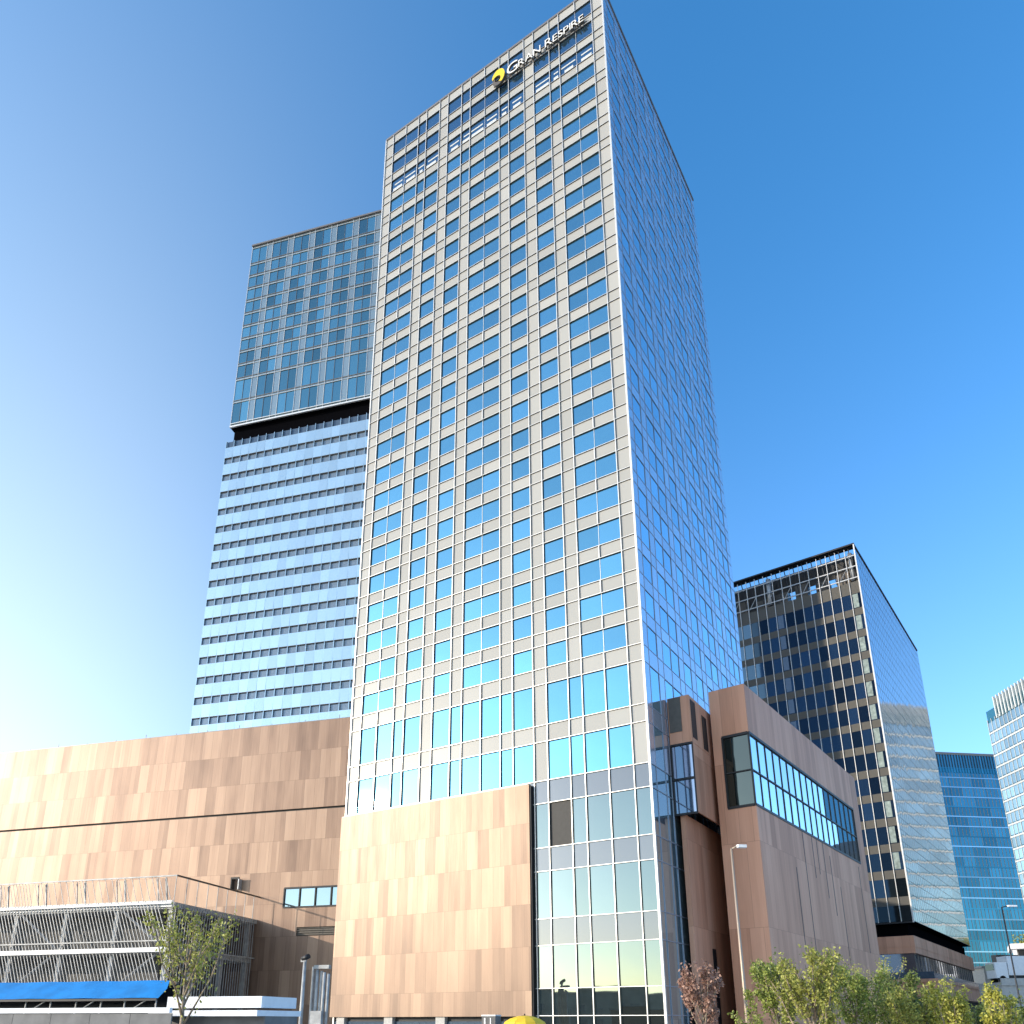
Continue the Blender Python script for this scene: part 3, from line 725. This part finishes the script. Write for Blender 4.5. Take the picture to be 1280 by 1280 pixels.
# ------------------------------------------------------------------ far glass towers
f1 = thing('far_blue_tower', 'broad flat topped deep blue glass tower seen between two nearer towers', 'tower', (166, 297.3, 0), R(7.1))
ff = Facade(f1, (1165, 1250, 930, 1200)); H1 = 103.9
mu = MB(); z = 8.0
b = MB(); b.box(0, 70, 0.1, 40, 0, H1, M['dark']); b.build('core', f1)
while z < H1 - 9:
    for k in range(14): ff.window(front, [(k * 5 + 0.05, k * 5 + 4.95, z, z + 3.5)], M['glass_far'], 0.0)
    mu.box(0, 70, -0.15, 0.05, z + 3.5, z + 3.9, M['glass_far_light'] if int(z) % 3 else M['glass_far'])
    z += 3.9
for k in range(47): mu.box(k * 1.5 - 0.05, k * 1.5 + 0.05, -0.12, 0.05, 6, H1 - 8.5, M['alu_dark'])
mu.build('mullion_grid', f1)
b = MB(); b.box(-0.2, 70.2, -0.3, 40, H1 - 1.0, H1, M['alu_dark'])
for k in range(60): b.box(k * 1.18, k * 1.18 + 0.5, -0.25, 0.05, H1 - 8.2, H1 - 1.0, M['glass_far'])
b.box(0, 70, 0.05, 0.1, H1 - 8.2, H1 - 1, M['strip']); b.build('crown_screen', f1)
b = MB(); b.box(-10, 80, -12, 0, 0, 16, M['strip']); b.box(-10.2, 80.2, -12.2, 0, 16, 17.2, M['concrete']); b.build('base_block', f1)
ff.finish()

f2 = thing('far_banded_tower', 'pale glass tower with white floor bands cut off by the right edge', 'tower', (164.5, 250.8, 0), R(-88.6))
ff = Facade(f2, (1225, 1280, 860, 1200)); H2 = 102.0
mu = MB(); z = 12.0; L2 = 50.0
b = MB(); b.box(0, L2, 0.1, 15, 0, H2, M['glass_far']); b.build('core', f2)
while z < H2 - 6:
    for k in range(int(L2 // 6) + 1): ff.window(front, [(k * 6 + 0.1, min(k * 6 + 5.9, L2), z + 0.9, z + 3.9)], M['glass_far_light'], 0.0)
    mu.box(-0.1, L2, -0.2, 0.08, z, z + 0.55, M['white_panel']); z += 3.9
k = 0
while k * 2.0 < L2: mu.box(k * 2 - 0.07, k * 2 + 0.07, -0.14, 0.05, 12, H2 - 3, M['white_panel']); k += 1
mu.build('floor_band', f2)
b = MB()
k = 0
while k * 1.6 < L2: b.box(k * 1.6 + 5, k * 1.6 + 5.5, -0.3, 0.2, H2 - 4, H2 + 3.5, M['white_panel']); k += 1
b.box(5, L2, 0.2, 1.0, H2 - 4, H2 + 3, M['glass_far_light']); b.build('crown_fin', f2)
ff.finish()

# ------------------------------------------------------------------ low buildings and vehicles far right
wb = thing('white_building', 'small white building with a pillared upper storey at the right edge', 'building', (141, 224, -EYE), R(-30)); wb.scale = (2, 2, 2)
b = MB(); b.box(0, 14, 0, 8, 0, 9.6, M['white']); b.box(-0.3, 14.3, -0.3, 8.3, 12.6, 13.3, M['white']); b.box(0.6, 14, 1.2, 8, 9.6, 12.6, M['deck']); b.build('wall', wb)
b = MB()
for k in range(8): b.box(0.0 + k * 1.9, 0.5 + k * 1.9, 0, 0.5, 9.6, 12.6, M['white'])
b.build('pillar', wb)
for k in range(5):
    b = MB(); b.box(1 + k * 2.6, 2.6 + k * 2.6, -0.04, 0.02, 6.2, 8.4, M['strip']); b.build('window', wb)
b = MB(); b.prism([(-1.0, -1.2), (14.6, -1.2), (14.6, 0.1), (-1.0, 0.1)], 8.8, 9.3, M['white']); b.build('balcony', wb)
rt = MB(); rng = random.Random(2)
for _ in range(700):
    p = Vector((3.5 + max(-3, min(3, rng.gauss(0, 1.5))), 2 + max(-1.5, min(1.5, rng.gauss(0, 0.7))), 13.3 + min(1.3, abs(rng.gauss(0, 0.6))))); a = Vector([rng.uniform(-1, 1) for _ in range(3)]).normalized() * 0.13; c = a.orthogonal().normalized() * 0.09
    rt.face([p - a - c, p + a - c, p + a + c, p - a + c], LEAF['olive'])
tag(rt.build('roof_shrub', None), 'clump of yellow green shrub on the white building roof', 'plant')
bpy.data.objects['roof_shrub'].location = wb.location; bpy.data.objects['roof_shrub'].rotation_euler = wb.rotation_euler; bpy.data.objects['roof_shrub'].scale = wb.scale

def truck(loc, rz_):
    t = thing('white_truck', 'white box truck parked at the right edge behind the yellow trees', 'truck', loc, rz_)
    b = MB(); b.box(-3.2, 1.5, -1.1, 1.1, 0.95, 3.4, M['white']); b.build('cargo_box', t)
    b = MB(); b.prism([(1.6, -1.05), (3.2, -1.05), (3.3, -0.8), (3.3, 0.8), (3.2, 1.05), (1.6, 1.05)], 0.6, 2.6, M['white']); b.build('cab', t)
    b = MB(); b.box(3.28, 3.34, -0.9, 0.9, 1.6, 2.4, M['glass_dark']); b.box(2.2, 3.0, -1.08, -1.05, 1.6, 2.35, M['glass_dark']); b.build('windscreen', t)
    b = MB(); b.box(-3.2, 3.0, -0.9, 0.9, 0.5, 0.94, M['black']); b.build('chassis', t)
    for x in (-2.2, 2.4):
        for y in (-1.0, 0.85):
            b = MB(); b.tube([(x, y, 0.45), (x, y + 0.2, 0.45)], 0.45, M['tyre'], 18); b.build('wheel', t)
    return t
# raised ramp that carries the truck
b = MB(); b.box(65, 100, 107, 112, 0, 8.0, M['concrete']); b.box(65, 100, 106.8, 107, 7.6, 8.5, M['concrete']); struct(b.build('raised_road'))
truck((68.6, 109.3, 8.0), R(180))
lb = thing('low_grey_building', 'low grey blue building far behind at the foot of the dark tower', 'building', (118, 200, 0), R(5))
b = MB(); b.box(0, 10, 0, 12, 0, 15.5, M['concrete']); b.box(2.5, 8, -2, 0, 0, 18.5, M['deck']); b.build('wall', lb)
for k in range(2):
    for q in range(3):
        b = MB(); b.box(2.9 + k * 2.5, 4.9 + k * 2.5, -2.06, -1.9, 5 + q * 3.6, 7 + q * 3.6, M['strip']); b.build('window', lb)
b = MB(); b.box(-0.3, 10.3, 0.05, 12.3, 15.5, 16.0, M['roof']); b.build('roof', lb)

# ------------------------------------------------------------------ buildings across the street (seen only in the glass)
def across(name, label, loc, rz_, L, D_, H, mat, seed):
    t = thing(name, label, 'building', loc, rz_); b = MB(); b.box(-L / 2, L / 2, -D_, 0, 0, H, mat); b.build('wall', t)
    b = MB(); b.box(-L / 2 - 0.3, L / 2 + 0.3, -D_ - 0.3, 0.3, H, H + 0.5, M['roof']); b.build('roof', t)
    b = MB(); z = 1.5
    while z < H - 2:
        x = -L / 2 + 1
        while x < L / 2 - 2: b.box(x, x + 1.8, -0.02, 0.06, z, z + 1.7, M['strip']); x += 3.4
        z += 3.5
    o = b.build('window', t); return t
across('street_building', 'long low brown building mirrored in the ground floor glass of the hotel', (-120, 5, 0), R(-66), 120, 15, 10.5, M['grove'], 1)
across('street_building', 'second mirrored building with a higher flat roof across the street', (-92, 66, 0), R(-80), 16, 12, 13.5, M['grove'], 2)
across('street_building', 'pale office block mirrored in the side glass of the hotel', (120, 138, 0), R(-40), 22, 14, 15, M['concrete'], 3)

dh = thing('domed_hall', 'dark round hall with a shallow dome mirrored in the ribbon window of the copper annex', 'building', (138, 175, 0), 0)
b = MB(); n = 40
for (ra, za), (rb, zb_) in (((15, 0), (15, 38)), ((15, 38), (13.5, 43)), ((13.5, 43), (8, 47)), ((8, 47), (0.1, 48.5))):
    for q in range(n):
        a0, a1 = 2 * math.pi * q / n, 2 * math.pi * (q + 1) / n
        b.face([(ra * math.cos(a0), ra * math.sin(a0), za), (ra * math.cos(a1), ra * math.sin(a1), za), (rb * math.cos(a1), rb * math.sin(a1), zb_), (rb * math.cos(a0), rb * math.sin(a0), zb_)], M['deck'])
b.build('wall', dh)
b = MB()
for z in range(6, 34, 4): b.tube([(15.05, 0, z)] + [(15.05 * math.cos(R(t)), 15.05 * math.sin(R(t)), z) for t in range(8, 361, 8)], 0.2, M['alu_dark'], 4)
b.build('floor_band', dh)

# ------------------------------------------------------------------ street lamps
def lamp(loc, H, arm, mat, label, tilt):
    t = thing('street_lamp', label, 'street lamp', loc, 0, 'street lamps')
    b = MB(); b.tube([(0, 0, 0), (0, 0, H * 0.4), (0, 0, H)], [0.08, 0.06, 0.04], mat, 10); b.build('pole', t)
    b = MB(); b.tube([(0, 0, H - 0.03), (arm * 0.35, 0, H + 0.06), (arm * 0.5, -0.03, H + 0.07)], 0.035, mat, 8); b.build('arm', t)
    b = MB(); b.prism([(arm * 0.42, -0.1), (arm * 0.5, -0.14), (arm * 1.15, -0.12), (arm * 1.2, 0), (arm * 1.15, 0.06), (arm * 0.5, 0.08), (arm * 0.42, 0.04)], H + 0.02, H + 0.13, M['white']); b.build('lamp_head', t)
    b = MB(); b.tube([(0, 0, 0.0), (0, 0, 0.5)], 0.15, mat, 12); b.build('base', t)
lamp((9.14, 30.67, 0), 9.6, 0.5, M['pole'], 'tall pale street lamp in front of the copper annex', 0)
lamp((37.16, 59.32, 0), 11.2, 0.95, M['black'], 'thin dark street lamp against the far blue tower', 0)

# ------------------------------------------------------------------ building site things, bottom left
RS = R(-15.28)
can = thing('tarpaulin_canopy', 'long blue tarpaulin roof over a scaffold at the lower left corner', 'canopy', (-14.3, 35.3, 0), RS)
b = MB(); rng = random.Random(6)
npt = 24; prof = [(0.0, 4.15), (0.5, 4.55), (1.1, 4.92)]
for k in range(npt):
    xa, xb = -k * 0.75, -(k + 1) * 0.75
    for (ya, za), (yb, zb_) in zip(prof, prof[1:]):
        s = lambda x, zz: zz + 0.012 * math.sin(x * 2.3 + zz)
        cut = 0.35 if k == 0 else 0
        b.face([(xb, ya, s(xb, za)), (xa, ya, s(xa, za)), (xa - (cut if zb_ > 4.6 else 0), yb, s(xa, zb_)), (xb, yb, s(xb, zb_))], M['bluetarp'])
b.build('tarpaulin', can)
b = MB(); b.box(-18, -0.1, 0.02, 0.1, 4.04, 4.13, M['black'])
for k in range(14): b.bar((-0.4 - k * 1.35 + rng.uniform(-0.3, 0.3), 0.25, 0), (-0.4 - k * 1.35 + rng.uniform(-0.2, 0.2), 0.25, 4.05), 0.05, M['concrete'])
for k in range(6): b.bar((-1.5 - k * 2.6, 0.12, 3.6), (-0.6 - k * 2.6, 0.12, 4.1), 0.035, M['concrete'])
b.build('scaffold_pole', can)
b = MB(); b.box(-18, 0, 1.15, 1.25, 0, 4.85, M['black']); b.build('back_panel', can)
hb = thing('site_hoarding', 'grey site hoarding with a pale top rail along the bottom left edge', 'fence', (-13.6, 33.0, 0), RS)
b = MB(); 
for k in range(10): b.box(-18 + k * 1.9, -18 + k * 1.9 + 1.88, 0, 0.06, 0, 3.5, M['hoarding'])
b.build('panel', hb)
b = MB(); b.box(-18, 0.9, -0.06, 0.12, 3.52, 3.72, M['white']); b.build('top_rail', hb)
so_ = thing('site_office', 'low white site cabin with two flat roof tiers below the leafy young tree', 'cabin', (-13.4, 34.0, 0), RS)
b = MB(); b.box(0, 4.3, 0.4, 3.0, 0, 3.55, M['hoarding']); b.build('wall', so_)
b = MB(); b.box(-0.2, 4.15, 0.3, 3.1, 3.72, 4.16, M['white']); b.build('upper_roof', so_)
b = MB(); b.box(-0.6, 4.35, -0.3, 3.2, 3.40, 3.62, M['white']); b.build('lower_roof', so_)
b = MB(); b.box(2.6, 3.4, 0.36, 0.4, 0.1, 2.2, M['white']); b.build('door', so_)

pi = thing('duct_stack', 'grey vertical duct cluster standing in the shaded gap beside the copper box', 'duct', (-12.75, 58.6, 0), RS)
b = MB(); rng = random.Random(9)
for k in range(4): b.tube([(0.1 + k * 0.27, 0.1 * (k % 2), 1.5), (0.1 + k * 0.27, 0.1 * (k % 2), 6.7 - 0.1 * k)], 0.115, M['screen'], 10)  # darker steel on the ducts stands in for shade
b.build('pipe', pi)
b = MB(); b.box(-0.15, 1.0, -0.12, 0.25, 6.75, 7.0, M['screen']); b.box(-0.3, -0.16, -0.1, 0.25, 3.0, 6.9, M['screen']); b.build('duct_frame', pi)
b = MB(); b.box(-0.1, 0.75, -0.35, 0.1, 0, 3.9, M['screen']); b.build('cabinet', pi)
cp = thing('camera_post', 'slim grey post topped by a small dark camera left of the duct cluster', 'post', (-13.55, 58.3, 0), RS)
b = MB(); b.tube([(0, 0, 0), (0, 0, 7.3)], [0.16, 0.12], M['screen'], 10); b.build('post', cp)
b = MB(); b.tube([(-0.2, 0, 7.4), (0.35, -0.1, 7.6)], 0.17, M['black'], 10); b.box(-0.28, 0.1, -0.1, 0.1, 7.2, 7.38, M['screen']); b.build('camera_head', cp)

um = thing('yellow_parasol', 'yellow domed parasol top peeking up under the copper box', 'parasol', (1.35, 39.98, 0))
b = MB(); n = 12; R_ = 1.05
rings = [(0.0, 3.47), (0.35, 3.44), (0.7, 3.33), (0.95, 3.18), (R_, 3.0)]
for (ra, za), (rb, zb_) in zip(rings, rings[1:]):
    for q in range(n):
        a0, a1 = 2 * math.pi * q / n, 2 * math.pi * (q + 1) / n
        pts = [(ra * math.cos(a0), ra * math.sin(a0), za), (rb * math.cos(a0), rb * math.sin(a0), zb_), (rb * math.cos(a1), rb * math.sin(a1), zb_), (ra * math.cos(a1), ra * math.sin(a1), za)]
        b.face(pts if ra > 0 else pts[1:3] + [pts[0]], M['yellow_fabric'])
b.build('canopy', um)
b = MB(); b.tube([(0, 0, 0), (0, 0, 3.55)], 0.03, M['black'], 8); b.build('pole', um)
b = MB()
for q in range(6):
    a = 2 * math.pi * q / 6
    b.tube([(0.02 * math.cos(a), 0.02 * math.sin(a), 3.46)] + [(r * math.cos(a), r * math.sin(a), z - 0.015) for r, z in rings[1:]], 0.015, M['black'], 5)
b.build('rib', um)
cb = thing('utility_cabinet', 'dark grey upright utility cabinet below the copper box', 'cabinet', (-0.3, 50, 0), R(-33))
b = MB(); b.box(-0.48, 0.48, -0.3, 0.3, 0, 3.5, M['deck']); b.box(-0.5, 0.5, -0.32, 0.32, 3.5, 3.58, M['steel']); b.build('body', cb)
b = MB(); b.box(-0.3, -0.2, -0.33, -0.3, 0.3, 3.4, M['steel']); b.box(0.12, 0.2, -0.33, -0.3, 0.3, 3.4, M['steel']); b.build('door_seam', cb)

# ------------------------------------------------------------------ trees
def tree(name, label, loc, H, spread, leaves, leafm, seed, base=1.6, nl=9, leaf=0.085, group=None, bare=0.25, up=1.0, twig=1.0):
    rng = random.Random(seed)
    t = thing(name, label, 'tree', loc, 0, group)
    tr = MB(); tips = []
    tr.tube([(0, 0, 0), (0.02, 0.01, base * 0.6), (0.03, 0, base), (rng.uniform(-.1, .1), rng.uniform(-.1, .1), base + (H - base) * 0.9)], [0.075, 0.06, 0.05, 0.006], M['bark'], 7)
    segs = []
    for k in range(nl):
        f = k / nl; z0 = base + (H - base) * (0.0 + 0.62 * f) + rng.uniform(-0.05, 0.1)
        a = k * 2.4 + rng.uniform(-0.4, 0.4)
        ln = spread * (1.0 - 0.45 * f) * rng.uniform(0.75, 1.1)
        zt = z0 + (H - z0) * rng.uniform(0.6, 0.97) * up
        p0 = Vector((0.03, 0, z0)); p2 = Vector((math.cos(a) * ln, math.sin(a) * ln, zt)); p1 = p0.lerp(p2, 0.5) + Vector((math.cos(a) * ln * 0.12, math.sin(a) * ln * 0.12, -0.08))
        tr.tube([p0, p1, p2], [0.03 * twig, 0.02 * twig, 0.006], M['bark'], 5); segs += [(p0, p1), (p1, p2), (p1, p2)]
        for _ in range(5):
            u = rng.uniform(0.25, 0.95); q = (p0.lerp(p1, u * 2) if u < 0.5 else p1.lerp(p2, u * 2 - 1))
            d = Vector((math.cos(a + rng.uniform(-1.3, 1.3)), math.sin(a + rng.uniform(-1.3, 1.3)), rng.uniform(0.6, 2.4))).normalized() * spread * rng.uniform(0.25, 0.6)
            e = q + d; e.z = min(e.z, H)
            tr.tube([q, q.lerp(e, 0.5) + Vector((0, 0, -0.02)), e], [0.012 * twig, 0.008 * twig, 0.004], M['bark'], 4); segs += [(q, e), (q, e)]
    segs.append((Vector((0, 0, base + (H - base) * 0.55)), Vector((0, 0, H))))
    tr.build('trunk', t)
    cr = MB(); clump = [rng.random() > bare for _ in segs]
    live = [s for s, c in zip(segs, clump) if c]
    for _ in range(leaves):
        p0, p1 = rng.choice(live); u = rng.random() ** 0.7
        s = 0.035 + 0.045 * spread
        p = p0.lerp(p1, u) + Vector((rng.gauss(0, s), rng.gauss(0, s), rng.gauss(0, s)))
        nrm = Vector((rng.uniform(-1, 1), rng.uniform(-1, 1), rng.uniform(-0.2, 1))).normalized()
        a = nrm.orthogonal().normalized(); b_ = nrm.cross(a); th = rng.uniform(0, 6.28)
        a, b_ = a * math.cos(th) + b_ * math.sin(th), b_ * math.cos(th) - a * math.sin(th)
        l = leaf * rng.uniform(0.6, 1.25); w_ = l * 0.5
        cr.face([p - a * l, p + b_ * w_, p + a * l, p - b_ * w_], leafm)
    cr.build('crown', t)
    return t
G1 = 'young street trees along the right'
tree('young_tree', 'sparse yellow green young tree with bare rising limbs in front of the slatted structure', (-7.05, 18.82, 0), 5.7, 1.1, 1700, LEAF['olive'], 21, 3.0, 11, 0.05, bare=0.4, twig=1.0)
tree('young_tree', 'small bronze red leaved tree at the foot of the hotel corner', (7.15, 29.2, 0), 5.2, 0.8, 2600, LEAF['red'], 5, 2.4, 11, 0.07, bare=0.2)
tree('young_tree', 'dense green tree just right of the tall pale lamp', (8.5, 25.4, 0), 5.2, 0.78, 5600, LEAF['green'], 31, 2.0, 12, 0.052, bare=0.15)
tree('young_tree', 'leafy green tree with pale branches fanning out in front of the copper annex', (9.05, 24.0, 0), 5.15, 1.08, 6600, LEAF['olive'], 32, 2.2, 14, 0.05, bare=0.25, twig=1.6)
tree('young_tree', 'green tree filling the gap behind the fanning branches below the annex slits', (11.3, 26.6, 0), 4.8, 1.0, 5600, LEAF['green'], 33, 2.0, 13, 0.052, bare=0.2)
tree('young_tree', 'twiggy half bare tree below the end of the copper annex', (15.8, 35.0, 0), 5.8, 1.4, 1500, LEAF['olive'], 34, 2.2, 15, 0.05, bare=0.45, twig=0.8)
tree('young_tree', 'darker green tree right of the annex end', (13.7, 28.6, 0), 4.75, 1.1, 6000, LEAF['dark'], 35, 1.6, 13, 0.055, bare=0.15)
tree('young_tree', 'yellow green bushy tree below the terrace of the dark tower', (12.7, 25.6, 0), 4.2, 0.95, 5200, LEAF['olive'], 36, 1.6, 12, 0.052, bare=0.15)
tree('young_tree', 'upright golden yellow tree under the copper band of the dark tower', (13.1, 24.3, 0), 4.4, 0.62, 4200, LEAF['yellow'], 37, 1.6, 12, 0.05, bare=0.15)
tree('young_tree', 'narrow golden yellow tree nearest the right edge', (14.15, 23.6, 0), 4.2, 0.42, 2800, LEAF['yellow'], 38, 1.6, 10, 0.05, bare=0.12)
tree('young_tree', 'dark green tree behind the two golden yellow trees', (17.6, 30.0, 0), 4.0, 1.2, 4600, LEAF['dark'], 39, 1.2, 12, 0.06, bare=0.1)
tree('young_tree', 'dark green bushy tree in the lower right corner', (17.3, 27.6, 0), 3.7, 1.2, 4600, LEAF['dark'], 40, 1.0, 12, 0.06, bare=0.08)
tree('young_tree', 'low green sapling at the base of the tall pale lamp', (7.6, 25.4, 0), 3.55, 0.45, 1500, LEAF['green'], 41, 1.6, 8, 0.05, bare=0.15)
